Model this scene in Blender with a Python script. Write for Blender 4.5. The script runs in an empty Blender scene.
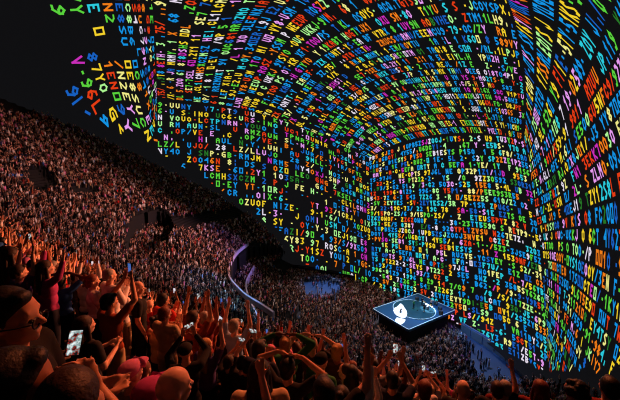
import bpy, bmesh, math, random
import numpy as np
from mathutils import Vector, Matrix, Euler

scn = bpy.context.scene
COL = scn.collection
rnd = random.Random(11)
PI = math.pi

# ---------------------------------------------------------------- helpers
def srgb(r, g, b):
    return tuple(((c/255)/12.92 if c/255 <= .04045 else ((c/255+.055)/1.055)**2.4) for c in (r, g, b)) + (1.0,)

MATS = {}
def mat(name, rgb=(128, 128, 128), rough=.7, metal=0.0, emit=0.0, bump=0.0, scale=30.0, vary=.0, spec=.3):
    if name in MATS: return MATS[name]
    m = bpy.data.materials.new(name); m.use_nodes = True
    nt = m.node_tree; b = nt.nodes['Principled BSDF']
    c = srgb(*rgb)
    b.inputs['Base Color'].default_value = c
    b.inputs['Roughness'].default_value = rough
    b.inputs['Metallic'].default_value = metal
    b.inputs['Specular IOR Level'].default_value = spec
    if emit:
        b.inputs['Emission Color'].default_value = c
        b.inputs['Emission Strength'].default_value = emit
    if vary or bump:
        tc = nt.nodes.new('ShaderNodeTexCoord'); nz = nt.nodes.new('ShaderNodeTexNoise')
        nz.inputs['Scale'].default_value = scale; nz.inputs['Detail'].default_value = 4
        nt.links.new(tc.outputs['Object'], nz.inputs['Vector'])
        if vary:
            hs = nt.nodes.new('ShaderNodeMixRGB'); hs.blend_type = 'MIX'
            hs.inputs[1].default_value = tuple(x*(1-vary) for x in c[:3])+(1,)
            hs.inputs[2].default_value = tuple(min(1, x*(1+vary)) for x in c[:3])+(1,)
            nt.links.new(nz.outputs['Fac'], hs.inputs[0]); nt.links.new(hs.outputs[0], b.inputs['Base Color'])
        if bump:
            bp = nt.nodes.new('ShaderNodeBump'); bp.inputs['Strength'].default_value = bump
            bp.inputs['Distance'].default_value = .01
            nt.links.new(nz.outputs['Fac'], bp.inputs['Height']); nt.links.new(bp.outputs[0], b.inputs['Normal'])
    MATS[name] = m
    return m

def link(o, parent=None):
    COL.objects.link(o)
    if parent is not None: o.parent = parent
    return o

def obj(name, me, m=None, parent=None, loc=None):
    """one mesh object from a mesh / bmesh"""
    if isinstance(me, bmesh.types.BMesh):
        bm = me; me = bpy.data.meshes.new(name); bm.to_mesh(me); bm.free()
    o = bpy.data.objects.new(name, me)
    for mm in ([] if m is None else m if isinstance(m, (list, tuple)) else [m]): me.materials.append(mm)
    if loc is not None: o.location = loc
    return link(o, parent)

def tag(o, label=None, cat=None, group=None, kind=None):
    if label: o['label'] = label
    if cat: o['category'] = cat
    if group: o['group'] = group
    if kind: o['kind'] = kind
    return o

def empty(name, loc=(0, 0, 0), rz=0.0):
    o = bpy.data.objects.new(name, None); o.location = loc; o.rotation_euler = (0, 0, rz)
    o.empty_display_size = .1
    return link(o)

def np_mesh(name, verts, quads=None, tris=None, matidx=None, smooth=False):
    me = bpy.data.meshes.new(name)
    verts = np.asarray(verts, dtype=np.float32)
    me.vertices.add(len(verts)); me.vertices.foreach_set('co', verts.ravel())
    loops = []; starts = []; n = 0
    parts = []
    if quads is not None and len(quads): parts.append(np.asarray(quads, dtype=np.int32))
    if tris is not None and len(tris): parts.append(np.asarray(tris, dtype=np.int32))
    for a in parts:
        loops.append(a.ravel()); starts.append(n + np.arange(len(a))*a.shape[1]); n += a.size
    loops = np.concatenate(loops); starts = np.concatenate(starts)
    me.loops.add(len(loops)); me.loops.foreach_set('vertex_index', loops.astype(np.int32))
    me.polygons.add(len(starts)); me.polygons.foreach_set('loop_start', starts.astype(np.int32))
    if matidx is not None: me.polygons.foreach_set('material_index', np.asarray(matidx, dtype=np.int32))
    if smooth: me.polygons.foreach_set('use_smooth', np.ones(len(starts), dtype=bool))
    me.update(calc_edges=True); me.validate()
    return me

def tube(bm, pts, r, n=8, close=False):
    pts = [Vector(p) for p in pts]; rings = []
    for i, p in enumerate(pts):
        a = pts[max(i-1, 0)]; b = pts[min(i+1, len(pts)-1)]
        d = (b-a).normalized()
        up = Vector((0, 0, 1)) if abs(d.z) < .95 else Vector((1, 0, 0))
        s = d.cross(up).normalized(); t = s.cross(d)
        rr = r[i] if isinstance(r, (list, tuple)) else r
        rings.append([bm.verts.new(p + s*math.cos(2*PI*k/n)*rr + t*math.sin(2*PI*k/n)*rr) for k in range(n)])
    for A, B in zip(rings, rings[1:]):
        for k in range(n): bm.faces.new((A[k], A[(k+1) % n], B[(k+1) % n], B[k]))
    bm.faces.new(rings[0][::-1]); bm.faces.new(rings[-1])
    return bm

def box(bm, c, s, rz=0.0):
    M = Matrix.Translation(c) @ Matrix.Rotation(rz, 4, 'Z') @ Matrix.Diagonal((s[0], s[1], s[2], 1))
    bmesh.ops.create_cube(bm, size=1, matrix=M)
    return bm

def cyl(bm, c, r, h, n=24, r2=None, M0=None):
    M = Matrix.Translation(c)
    if M0 is not None: M = M @ M0
    bmesh.ops.create_cone(bm, cap_ends=True, segments=n, radius1=r, radius2=r if r2 is None else r2, depth=h, matrix=M)
    return bm

def nspline(xs, ys, q):
    """natural cubic spline of the columns of ys over xs, read at q"""
    xs = np.array(xs, float); ys = np.array(ys, float); n = len(xs); h = np.diff(xs)
    A = np.zeros((n, n)); A[0, 0] = A[-1, -1] = 1; b = np.zeros_like(ys)
    for i in range(1, n-1):
        A[i, i-1] = h[i-1]; A[i, i] = 2*(h[i-1]+h[i]); A[i, i+1] = h[i]
        b[i] = 6*((ys[i+1]-ys[i])/h[i] - (ys[i]-ys[i-1])/h[i-1])
    M = np.linalg.solve(A, b); q = np.asarray(q, float); i = np.clip(np.searchsorted(xs, q)-1, 0, n-2)
    sh = (-1,)+(1,)*(ys.ndim-1)
    hh = h[i].reshape(sh); a = (xs[i+1]-q).reshape(sh); c = (q-xs[i]).reshape(sh)
    return M[i]*a**3/(6*hh)+M[i+1]*c**3/(6*hh)+(ys[i]/hh-M[i]*hh/6)*a+(ys[i+1]/hh-M[i+1]*hh/6)*c

# ---------------------------------------------------------------- place: dome, bowl, stage (metres, z = 0 is the arena floor)
DOME_C = np.array([-20., 45., 20.]); DOME_R = 58.0
CAM = Vector((0, 0, 33.0)); PITCH = 7.0; FOCAL_PX = 300.0
BOWL = np.array([14., 66.])
STAGE = Vector((22.5, 61.6, 0)); STAGE_RZ = math.radians(31.5)

cam_d = bpy.data.cameras.new('camera'); cam = bpy.data.objects.new('camera', cam_d); COL.objects.link(cam)
cam.location = CAM; cam.rotation_euler = (math.radians(90-PITCH), 0, 0)
cam_d.sensor_width = 36; cam_d.lens = 36*FOCAL_PX/620; cam_d.clip_start = .05; cam_d.clip_end = 500
scn.camera = cam
def project(P):
    """pixel of a world point (used only to leave out people no one can see)"""
    v = Vector(P)-CAM; p = math.radians(PITCH)
    fy = v.y*math.cos(p)-v.z*math.sin(p); uz = v.y*math.sin(p)+v.z*math.cos(p)
    if fy < .05: return None
    return 310+FOCAL_PX*v.x/fy, 200-FOCAL_PX*uz/fy, fy

# ---------------------------------------------------------------- the dome screen and its lettering
def on_dome(az, el, r=DOME_R):
    az = np.radians(az); el = np.radians(el)
    return np.stack([np.cos(el)*np.sin(az), np.cos(el)*np.cos(az), np.sin(el)], -1)*r + DOME_C
# grids of the five pictured walls: stations along a text line, stations across the lines, (azimuth, elevation) on the dome
PANEL_A = [[0,4,8,12.5,16],[0,3,6,8,10,12],[[[-29.58,60.1],[-28.97,50.84],[-28.83,43.18],[-28.59,36.38],[-28.57,32.69]],[[-34.03,59.4],[-32.6,50.3],[-31.34,41.53],[-30.06,31.98],[-28.85,25.02]],[[-40.22,58.23],[-37.62,49.45],[-35.48,39.63],[-32.48,27.43],[-29.18,17.06]],[[-47.63,56.52],[-43.73,48.23],[-40.5,38.86],[-36.87,27.07],[-31.44,10.2]],[[-57.13,53.8],[-51.37,45.27],[-46.38,36.58],[-41.06,23.89],[-33.26,1.5]],[[-66.98,52.4],[-59.27,42.02],[-53.11,31.63],[-45.3,16.65],[-35.22,-7.67]]]]
PANEL_B = [[0,7.4,18.3,27,35.3,42],[0,5,10,15,20,24],[[[-28.6,31.82],[-15.21,31.5],[6.16,28.99],[22.03,23.2],[33.51,17.87],[41.2,14.45]],[[-28.97,22.14],[-15.99,21.84],[4.9,19.68],[20.93,15.11],[32.89,10.46],[40.82,7.63]],[[-29.45,11.12],[-16.69,10.36],[4.01,8.26],[20.26,5.1],[32.79,1.47],[40.96,-0.61]],[[-30.07,-1.1],[-17.29,-2.82],[3.66,-5.14],[20.32,-6.7],[33.5,-8.9],[41.94,-10.09]],[[-30.92,-14.2],[-17.79,-17.31],[4.13,-20.04],[21.51,-19.86],[35.44,-20.25],[44.18,-20.39]],[[-31.83,-25.01],[-18.11,-29.43],[5.38,-32.49],[23.68,-30.86],[38.27,-29.57],[47.23,-28.8]]]]
PANEL_C = [[0.0,6.111111111111111,12.222222222222221,18.333333333333332,24.444444444444443,30.555555555555554,36.666666666666664,42.77777777777777,48.888888888888886,55.0],[0,4.5,8.5,13,19,25,30],[[[-28.57,32.69],[-28.74,38.59],[-28.7,45.58],[-29.31,53.64],[-28.81,63.33],[-18.65,74.7],[46.59,81.8],[95.65,72.74],[106.22,62.38],[111.58,53.45]],[[-16.11,32.36],[-14.89,38.95],[-12.11,46.18],[-7.15,54.23],[3.9,62.52],[26.96,69.21],[62.63,69.05],[85.34,62.83],[96.89,55.58],[104.09,48.99]],[[-5.44,31.48],[-1.5,39.16],[4.99,46.99],[14.57,54.01],[29.04,58.74],[46.94,60.23],[64.34,58.63],[78.67,54.7],[89.14,49.34],[96.88,43.41]],[[5.81,28.99],[12.91,35.75],[21.31,41.85],[31.75,45.9],[43.22,47.64],[54.43,47.76],[65.06,46.57],[75.22,44.06],[84.73,40.67],[92.18,36.01]],[[22.03,23.2],[27.93,28.77],[35.37,33.09],[43.74,35.68],[52.28,36.54],[60.33,36.08],[67.96,34.83],[75.35,33.0],[82.22,30.6],[88.45,27.7]],[[33.51,17.87],[38.69,22.81],[45.25,25.65],[52.02,27.01],[58.5,27.4],[64.53,27.13],[70.35,26.4],[76.03,25.34],[81.43,23.94],[86.43,22.15]],[[41.2,14.45],[46.82,16.8],[52.52,18.36],[58.16,19.15],[63.56,19.44],[68.62,19.35],[73.24,18.96],[77.44,18.41],[81.2,17.7],[84.55,16.83]]]]
PANEL_D = [[0,10,19.5,32.5,40.5,44.5],[0,5,10,15,20,25,31],[[[41.24,14.74],[51.74,17.5],[61.2,18.96],[74.77,18.53],[81.67,17.57],[84.51,16.66]],[[40.87,8.45],[51.37,10.32],[60.85,11.54],[74.73,11.89],[81.84,11.3],[84.84,10.64]],[[40.91,1.77],[51.6,3.02],[61.2,4.01],[75.31,5.12],[82.59,5.08],[85.7,4.71]],[[41.46,-5.62],[52.43,-4.49],[62.24,-3.44],[76.51,-1.51],[83.9,-1.12],[87.06,-1.16]],[[42.56,-12.86],[53.89,-11.79],[63.94,-10.61],[78.29,-7.9],[85.75,-7.12],[88.95,-6.98]],[[44.24,-19.8],[56.0,-18.82],[66.28,-17.32],[80.64,-13.92],[88.1,-12.72],[91.34,-12.44]],[[47.13,-27.81],[59.37,-26.37],[69.93,-24.52],[84.36,-20.59],[91.75,-18.88],[95.18,-18.66]]]]
PANEL_E = [[0,7,13,19,27],[0,3,6,9,12,16,20,26],[[[84.55,16.83],[87.3,23.74],[90.28,31.43],[92.04,36.86],[94.02,43.76]],[[84.79,12.65],[88.83,16.81],[93.92,22.3],[99.36,27.26],[106.45,32.72]],[[85.18,8.49],[89.73,11.47],[94.34,15.41],[100.44,19.7],[107.65,23.65]],[[85.92,4.08],[90.84,6.61],[95.92,9.84],[101.31,12.74],[107.54,16.05]],[[86.8,0.1],[91.57,1.53],[96.71,2.08],[101.92,2.28],[107.59,2.4]],[[88.24,-4.93],[92.78,-5.46],[97.71,-6.87],[103.43,-8.19],[109.97,-9.87]],[[89.98,-9.67],[94.03,-11.01],[98.91,-13.55],[104.41,-16.32],[111.12,-19.52]],[[93.36,-15.99],[96.76,-19.7],[101.46,-23.46],[108.37,-26.95],[117.8,-29.57]]]]
SCREEN_EDGE = [[-61.87,32.31],[-54.06,29.5],[-44.03,23.65],[-28.4,15.52],[-16.84,7.36],[-2.52,-3.09],[9.8,-11.48],[17.05,-19.99],[19.25,-22.36],[29.53,-22.85],[44.48,-23.19],[68.41,-22.88],[84.73,-20.75],[93.34,-18.91],[103.93,-11.37],[108.17,-8.62]]
# glyphs: strokes on a 2 x 4 grid
G = {
'A': ['00 03 14 23 20', '02 22'], 'B': ['00 04 14 23 12 02', '12 21 10 00'], 'C': ['21 10 01 03 14 23'], 'D': ['00 04 14 23 21 10 00'],
'E': ['20 00 04 24', '02 12'], 'F': ['00 04 24', '02 12'], 'G': ['12 22 20 10 01 03 14 24'], 'H': ['00 04', '20 24', '02 22'],
'I': ['10 14'], 'J': ['01 10 21 24'], 'K': ['00 04', '24 02 20'], 'L': ['04 00 20'], 'M': ['00 04 12 24 20'], 'N': ['00 04 20 24'],
'O': ['01 03 14 23 21 10 01'], 'P': ['00 04 14 23 12 02'], 'Q': ['01 03 14 23 21 10 01', '11 20'], 'R': ['00 04 14 23 12 02', '12 20'],
'S': ['00 10 21 12 03 14 24'], 'T': ['10 14', '04 24'], 'U': ['04 01 10 21 24'], 'V': ['04 10 24'], 'W': ['04 00 12 20 24'],
'X': ['00 24', '04 20'], 'Y': ['04 12 24', '12 10'], 'Z': ['04 24 00 20'],
'0': ['00 04 24 20 00'], '1': ['03 14 10'], '2': ['04 14 23 00 20'], '3': ['04 24 12 21 10 00'], '4': ['20 24 02 22'],
'5': ['00 10 21 12 02 04 24'], '6': ['24 14 02 01 10 21 12 02'], '7': ['04 24 10'], '8': ['12 03 14 23 12 01 10 21 12'],
'9': ['00 10 22 23 14 03 12 22'], '/': ['00 24'], '-': ['02 22'], '.': ['10 11'], ':': ['10 11', '13 14'], '+': ['02 22', '11 13'],
}
GLYPH = {}
for ch, strokes in G.items():
    segs = []
    for s in strokes:
        p = [(int(a[0])/2, int(a[1])/4) for a in s.split()]
        segs += list(zip(p, p[1:]))
    if ch == '-': segs = [((.36, .5), (.64, .5))]
    GLYPH[ch] = segs
PALETTE = [('screen_blue', (20, 150, 232)), ('screen_deep_blue', (24, 98, 196)), ('screen_green', (92, 214, 62)), ('screen_yellow', (250, 214, 44)),
           ('screen_orange', (246, 128, 24)), ('screen_red', (232, 62, 20)), ('screen_pink', (236, 158, 244)), ('screen_magenta', (206, 48, 190)),
           ('screen_pale_green', (176, 250, 150)), ('screen_cyan', (44, 208, 226)), ('screen_pale_yellow', (246, 240, 140)), ('screen_white', (236, 226, 244)), ('screen_dark_green', (40, 120, 40))]
WEIGHT = [20, 7, 12, 14, 9, 11, 7, 3, 6, 5, 6, 4, 2]
def screen_mat(name, rgb, k):
    m = bpy.data.materials.new(name); m.use_nodes = True; nt = m.node_tree; nt.nodes.clear()
    e = nt.nodes.new('ShaderNodeEmission'); o = nt.nodes.new('ShaderNodeOutputMaterial')
    e.inputs[0].default_value = srgb(*rgb); e.inputs[1].default_value = k
    nt.links.new(e.outputs[0], o.inputs[0]); m.cycles.emission_sampling = 'NONE'
    return m
SCREEN_MATS = [screen_mat(n, c, .95) for n, c in PALETTE]

ROWS_C = ['.75/ ..9T8:8ETH- 3Z', '/X- 68-RMJAQMRMY. 1', 'DL 5.ZOO.61-8:8DSHS:0', '1 -SE7-7SEL-60.2Y1-1', 'HEI.CL1LCMHSXCZMSZ-',
          'QP/5-1.8-1-0-EY 93/', '681ARRZMOXT-9V OUC', '83LEFNXIA-1-6/L-1-XO', 'R-L9J-E2.USM-OY.340E', 'LU0-VY8-USM-1TO-MI',
          'SMHP-WEEUP-ROSZ2-YS', 'SYO8-OUC-UKKJ-9V', 'R-XF1-TOO/PS-OT-K', 'YO-PYV19KABT-HOG7Y', 'ZX-FONTT-YS-EAEBF-V7']
ROWS_B = ['9-UUNY-KY7-PT', '6-URS-INO-UC', 'N-VOUO-LCTPNR', 'U-RMZAUN-SL-N', 'C-.OP/VE-EB.', '-N.Y..UHI-AUL', 'LZ/LLUJO/-28-', 'NY4OXJ-SNP-GB-RMJMQNRM5X',
          '-GWG-ZOO46N-8:8DSHSIOZ0-LEO', '---G6L-7KSEL-60.2Y1-1O35A', '-----CL1LCMHSXCZM-2-P-JOFE-H-', '------8-1-0-EY-YT-10RJ', '-----YT-93/1CRJ..OIX-6',
          '---9-1-6/L-1-XOZUOF-NIZE', '---J-OMI-USM-0/--2L-3', '---OY-Y-340EJ190-E8-SY', '---SFAZI/90-4-93/', '----6Y83-97-ROSC-A', '----90-0RJ-Y1SZ', '---90/-73-TOO-2', '---387-2-UKKJ']
ROWS_D = ['ZOCJ-1UPB5ZSJ', '/.U6DCYI-4Y55', 'B1ESYS-PVSO-SE', '0-1E-P5L-RUZ-', 'FA-0RTY-A-C-5E', '7J6L-NE-OPTS-9', '222-2-SEYS-PT', 'C2-51.93/3-', 'Z9-1996-81',
          '26-3-543-7Z', 'YYES2-SV-2E', '9C-73/-22-1', 'S/6-9/15PO-Z', 'ZOWOF-WZZ6', '387-5E/5-8']
ROWS_E = ['OEOOY-0YS1', 'CTEO-17S00', '9L6T5260-', '2112108-7-', '11/559-91-98', 'OFE-M.6LI-', '.OZX8JY-RJ', 'ZWOFWZZ-9', 'USN-0/-2L-', '340EJ19-E', 'SYO8-9V-K1', 'OUC-UKKJ-', 'TOO-/PS-OT']
ROWS_A = ['N09Y1E', '7YO-G8', 'V-96L8', '9NC8UC7', '1XL-S4', 'E0C8B6', '8SUC0E', 'Y7/N2E']

def span(edge, az):
    e = np.array(edge); return np.interp(az, e[:, 0], e[:, 1])

def lettering(name, grid, texts, ncol, row0, nrow, cw, chh, w, blank, seed, keep=None, start=0, weight=WEIGHT):
    us, vs, g = grid; g = np.array(g)
    P = on_dome(g[..., 0], g[..., 1], 1.0) - DOME_C
    r = random.Random(seed)
    QV, MI = [], []
    segU, segV = [], []
    for k in range(row0, nrow):
        t = texts[k % len(texts)]; off = r.randrange(40); col = 0; run = 0; gap = 0
        if start == 0: off = 0
        for j in range(ncol):
            if run <= 0: col = r.choices(range(len(PALETTE)), weight)[0]; run = r.choice((1, 1, 1, 2, 2, 3))
            run -= 1
            ch = t[(j+off) % len(t)] if j < len(t)*2 else r.choice(r.choice(texts))
            if ch == '-' and r.random() < .6: ch = ' '
            if ch != ' ' and r.random() < blank: ch = ' '
            if keep is not None and not keep(j, k): ch = ' '
            if ch == ' ' or ch not in GLYPH: continue
            for (a, b) in GLYPH[ch]:
                ax, ay = a; bx, by = b
                # physical aspect of the cell box: width cw, height chh*aspect
                dx, dy = (bx-ax)*cw, (by-ay)*chh
                L = math.hypot(dx, dy) or 1
                tx, ty = dx/L*w*.42, dy/L*w*.42; nx, ny = -dy/L*w/2, dx/L*w/2
                cx0 = j+.5-cw/2+ax*cw; cy0 = k+.5+chh/2-ay*chh
                cx1 = j+.5-cw/2+bx*cw; cy1 = k+.5+chh/2-by*chh
                QV.append(((cx0-tx+nx, cy0+ty-ny*.75), (cx0-tx-nx, cy0+ty+ny*.75), (cx1+tx-nx, cy1-ty+ny*.75), (cx1+tx+nx, cy1-ty-ny*.75)))
                MI.append(col)
    Q = np.array(QV).reshape(-1, 2)
    # tensor spline: along u for each grid line, then across
    U = Q[:, 0]*us[-1]/ncol; V = Q[:, 1]
    lines = np.stack([nspline(us, P[i], U) for i in range(len(vs))], 0)          # (nv, N, 3)
    n = len(vs); out = np.zeros((len(U), 3))
    # natural spline across v, per point: basis weights
    W = nspline(vs, np.eye(n), V)                                                 # (N, nv)
    out = np.einsum('nv,vnc->nc', W, lines)
    out /= np.linalg.norm(out, axis=1, keepdims=True)
    az = np.degrees(np.arctan2(out[:, 0], out[:, 1])); el = np.degrees(np.arcsin(out[:, 2]))
    lay = (np.arange(len(MI)) % 3)*.004
    P3 = out*(DOME_R-.06-np.repeat(lay, 4)[:, None]) + DOME_C
    ok = (el > span(SCREEN_EDGE, az)+.5).reshape(-1, 4).all(1)
    P3 = P3.reshape(-1, 4, 3)[ok]; MI = np.array(MI)[ok]
    me = np_mesh(name, P3.reshape(-1, 3), quads=np.arange(len(P3)*4).reshape(-1, 4), matidx=MI)
    return obj(name, me, SCREEN_MATS, screen)

# dome shell
az = np.linspace(-180, 180, 145); el = np.linspace(-21, 90, 49)
AZ, EL = np.meshgrid(az, el); V = on_dome(AZ, EL, DOME_R)
idx = np.arange(V.shape[0]*V.shape[1]).reshape(V.shape[:2])
q = np.stack([idx[:-1, :-1], idx[1:, :-1], idx[1:, 1:], idx[:-1, 1:]], -1).reshape(-1, 4)
screen = obj('dome_screen', np_mesh('dome_screen', V.reshape(-1, 3), quads=q, smooth=True), mat('screen_black', (17, 17, 19), rough=.95, spec=.05, emit=.85))
tag(screen, 'huge curved dome screen wrapped over the arena, black and filled with coloured letters and numbers', 'screen')

def keep_a(j, k):
    return not (k >= 9 and 1 < j < 5) and not (k == 8 and j in (2, 4)) and k < 11 or (k >= 11 and j > 6)
lettering('ceiling_lettering', PANEL_C, ROWS_C, 70, 0, 30, .54, .62, .20, .12, 3)
lettering('side_wall_lettering', PANEL_B, ROWS_B, 42, 0, 24, .48, .64, .18, .08, 5)
lettering('far_wall_lettering', PANEL_D, ROWS_D, 45, 0, 31, .47, .62, .25, .05, 7, start=1, weight=[24, 8, 12, 15, 7, 7, 5, 2, 9, 10, 9, 6, 3])
lettering('near_wall_lettering', PANEL_E, ROWS_E, 42, 0, 26, .52, .62, .21, .08, 9, start=1)
lettering('rear_wall_lettering', PANEL_A, ROWS_A, 14, 0, 14, .54, .60, .17, .14, 17, keep=keep_a, start=1)
# ---------------------------------------------------------------- seating bowl: height of the rake around the arena floor
FLOOR_Z = -2.2; ROW = .5
ZLEV = [0, 6.7, 14.8, 25.5, 28.2, 31.2, 38.7, 47.5, 62]
AZK = [60, 124, 148, 175, 222, 246, 258, 270, 314, 340]
RK = np.array([[36.5, 44.8, 52.9, 63.2, 65.5, 67.9, 73.3, 80.3, 92]]*2 +
              [[26.0, 37.0, 48.5, 61.8, 64.7, 67.6, 73.3, 80.5, 92],
               [17.0, 30.5, 44.0, 60.0, 63.8, 67.5, 73.6, 81.0, 93],
               [17.5, 31.0, 43.5, 56.8, 60.5, 64.8, 74.0, 82.6, 95],
               [18.0, 33.0, 46.5, 57.2, 60.4, 64.6, 73.8, 82.6, 96],
               [19.0, 34.5, 48.2, 59.7, 63.0, 67.4, 76.0, 85.0, 98],
               [20.5, 35.5, 49.5, 61.6, 65.2, 69.6, 78.6, 87.5, 101],
               [34.0, 46.0, 58.0, 69.0, 72.0, 76.0, 84.5, 93.0, 106],
               [35.0, 47.0, 59.0, 70.0, 73.0, 77.0, 85.5, 94.0, 107]])
def knots(a):
    return np.array([np.interp(a, AZK, RK[:, i]) for i in range(RK.shape[1])])
def polar(x, y):
    dx, dy = x-BOWL[0], y-BOWL[1]
    return math.hypot(dx, dy), math.degrees(math.atan2(dy, dx)) % 360
def rake(x, y):
    r, a = polar(x, y); k = knots(a)
    if a < 60 or a > 345 or r < k[0]: return None
    return float(np.interp(r, k, ZLEV))
def tread(x, y):
    z = rake(x, y)
    if z is None: return FLOOR_Z
    return .25 + ROW*math.floor(max(z, .001)/ROW) if z > .25 else .25
RECESS_A = [[-18.84, 87.43], [-19.78, 77.84], [-18.68, 66.77], [-16.51, 60.09], [-12.94, 54.33], [-9.13, 49.82], [-5.8, 45.39], [-3.59, 45.87], [-1.67, 52.48], [-2.82, 66.73], [-4.89, 77.91], [-4.12, 91.51], [-3.05, 98.28], [-6.17, 100.04], [-9.86, 99.33], [-13.17, 96.3], [-16.43, 92.44]]
RECESS_B = [[-36.75, 58.57], [-38.98, 64.84], [-39.6, 71.23], [-38.81, 75.81], [-36.97, 77.17], [-33.84, 73.97], [-31.6, 67.24], [-30.2, 58.82], [-28.62, 51.4], [-28.77, 48.1], [-30.3, 48.03]]
AISLES = [[[-35.47, 76.09], [-31.6, 89.26], [-23.63, 104.88], [-22.04, 102.03], [-29.54, 82.98], [-32.16, 70.67]], [[-52.16, 55.32], [-52.56, 59.9], [-48.03, 58.09], [-44.46, 49.23], [-47.62, 50.37]], [[-48.8, 61.04], [-47.7, 67.44], [-45.25, 65.62], [-45.23, 57.26]], [[-62.62, 62.36], [-66.03, 66.18], [-64.4, 71.12], [-63.19, 69.62]]]
RAIL_A = [[-18.74, 88.44, 9.04], [-19.85, 80.37, 8.97], [-19.43, 71.42, 9.11], [-18.55, 65.85, 8.86], [-16.51, 60.09, 7.93], [-14.09, 55.97, 7.2], [-11.33, 51.99, 6.74], [-8.67, 49.12, 6.36], [-5.86, 45.88, 6.23]]
BLUE_A = [[-2.07, 85.14], [4.51, 86.66], [8.67, 83.02], [8.08, 77.08], [3.92, 74.66], [-1.04, 74.06]]
BLUE_B = [[31.25, 54.71], [36.1, 53.1], [36.67, 46.05], [33.74, 44.24], [25.71, 44.24]]
WALL_LINE = [[31.56, 58.85], [32.51, 56.33], [34.02, 52.8], [35.0, 48.57], [35.35, 44.24]]
RAIL_IN = [[-16.17, 83.77], [-16.24, 75.72], [-15.17, 68.2], [-13.52, 63.46], [-11.61, 59.06], [-9.72, 55.09]]
HEAD_IMG = [[17.82, 60.84], [18.27, 61.85], [18.92, 62.35], [19.66, 63.15], [20.04, 63.86], [20.45, 64.06], [20.64, 63.26], [20.6, 62.05], [20.64, 60.84], [20.42, 59.63], [20.04, 58.72], [19.55, 57.92], [19.06, 57.61], [18.39, 58.02], [17.96, 58.72], [17.73, 59.63]]
NECK_IMG = [[17.79, 58.1], [18.57, 57.8], [19.33, 57.2], [18.56, 55.99], [17.66, 55.28], [17.11, 56.29], [17.11, 57.09]]
EYE_IMG = [[19.06, 60.53], [19.47, 61.34], [19.87, 61.85], [19.84, 61.34], [19.5, 60.64], [19.44, 60.03], [19.0, 59.53], [18.85, 59.83]]
GEAR = [[22.68, 61.95], [25.82, 62.45], [27.05, 62.85], [24.54, 60.73], [25.94, 61.14], [23.78, 59.83]]
def inside(x, y, poly):
    c = False; n = len(poly); j = n-1
    for i in range(n):
        xi, yi = poly[i]; xj, yj = poly[j]
        if (yi > y) != (yj > y) and x < (xj-xi)*(y-yi)/(yj-yi)+xi: c = not c
        j = i
    return c
def lowered(x, y, z):
    """the two lower tiers: sunk behind a balcony edge"""
    if inside(x, y, RECESS_A): return .45*z-1.0
    if inside(x, y, RECESS_B): return z-4.5
    return z
def stand_z(x, y):
    z = tread(x, y)
    return lowered(x, y, z) if z > FLOOR_Z+.5 else z
def in_dome(x, y, z, margin=.4):
    return (np.array([x, y, z])-DOME_C) @ (np.array([x, y, z])-DOME_C) < (DOME_R-margin)**2

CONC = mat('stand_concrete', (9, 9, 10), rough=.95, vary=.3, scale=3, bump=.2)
def make_bowl():
    NA = 300; azs = np.linspace(62, 338, NA+1)
    zk = np.arange(.25, 58, ROW); nk = len(zk)
    Rr = np.array([[np.interp(z-.25 if i else 0, ZLEV, knots(a)) for i, z in enumerate(zk)] for a in azs])   # inner radius of each row
    V, Q = [], []
    def quad(*p):
        b = len(V); V.extend(p); Q.append((b, b+1, b+2, b+3))
    def pt(a, r, z): return (BOWL[0]+r*math.cos(math.radians(a)), BOWL[1]+r*math.sin(math.radians(a)), z)
    Z = np.zeros((NA, nk)); ok = np.zeros((NA, nk), bool)
    for i in range(NA):
        am = (azs[i]+azs[i+1])/2
        for k in range(nk-1):
            rm = (Rr[i][k]+Rr[i][k+1])/2; x, y, _ = pt(am, rm, 0)
            ok[i, k] = in_dome(x, y, zk[k], -1.5); Z[i, k] = lowered(x, y, zk[k])
    for i in range(NA):
        a, b = azs[i], azs[i+1]
        for k in range(nk-1):
            if not ok[i, k]: continue
            r0, r1, s0, s1 = Rr[i][k], Rr[i][k+1], Rr[i+1][k], Rr[i+1][k+1]; z = Z[i, k]
            quad(pt(a, r0, z), pt(b, s0, z), pt(b, s1, z), pt(a, r1, z))
            zb = FLOOR_Z if k == 0 else Z[i, k-1]
            if abs(zb-z) > .01: quad(pt(a, r0, zb), pt(b, s0, zb), pt(b, s0, z), pt(a, r0, z))
            if i+1 < NA and ok[i+1, k] and abs(Z[i+1, k]-z) > .01:
                z2 = Z[i+1, k]; quad(pt(b, s0, z), pt(b, s0, z2), pt(b, s1, z2), pt(b, s1, z))
    return np_mesh('seating_bowl', V, quads=Q)
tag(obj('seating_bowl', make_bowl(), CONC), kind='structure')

bm = bmesh.new(); bmesh.ops.create_circle(bm, cap_ends=True, radius=62, segments=96, matrix=Matrix.Translation((DOME_C[0], DOME_C[1], FLOOR_Z)))
tag(obj('floor', bm, mat('arena_floor', (66, 72, 86), rough=.55, vary=.2, scale=.6)), kind='structure')

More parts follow.
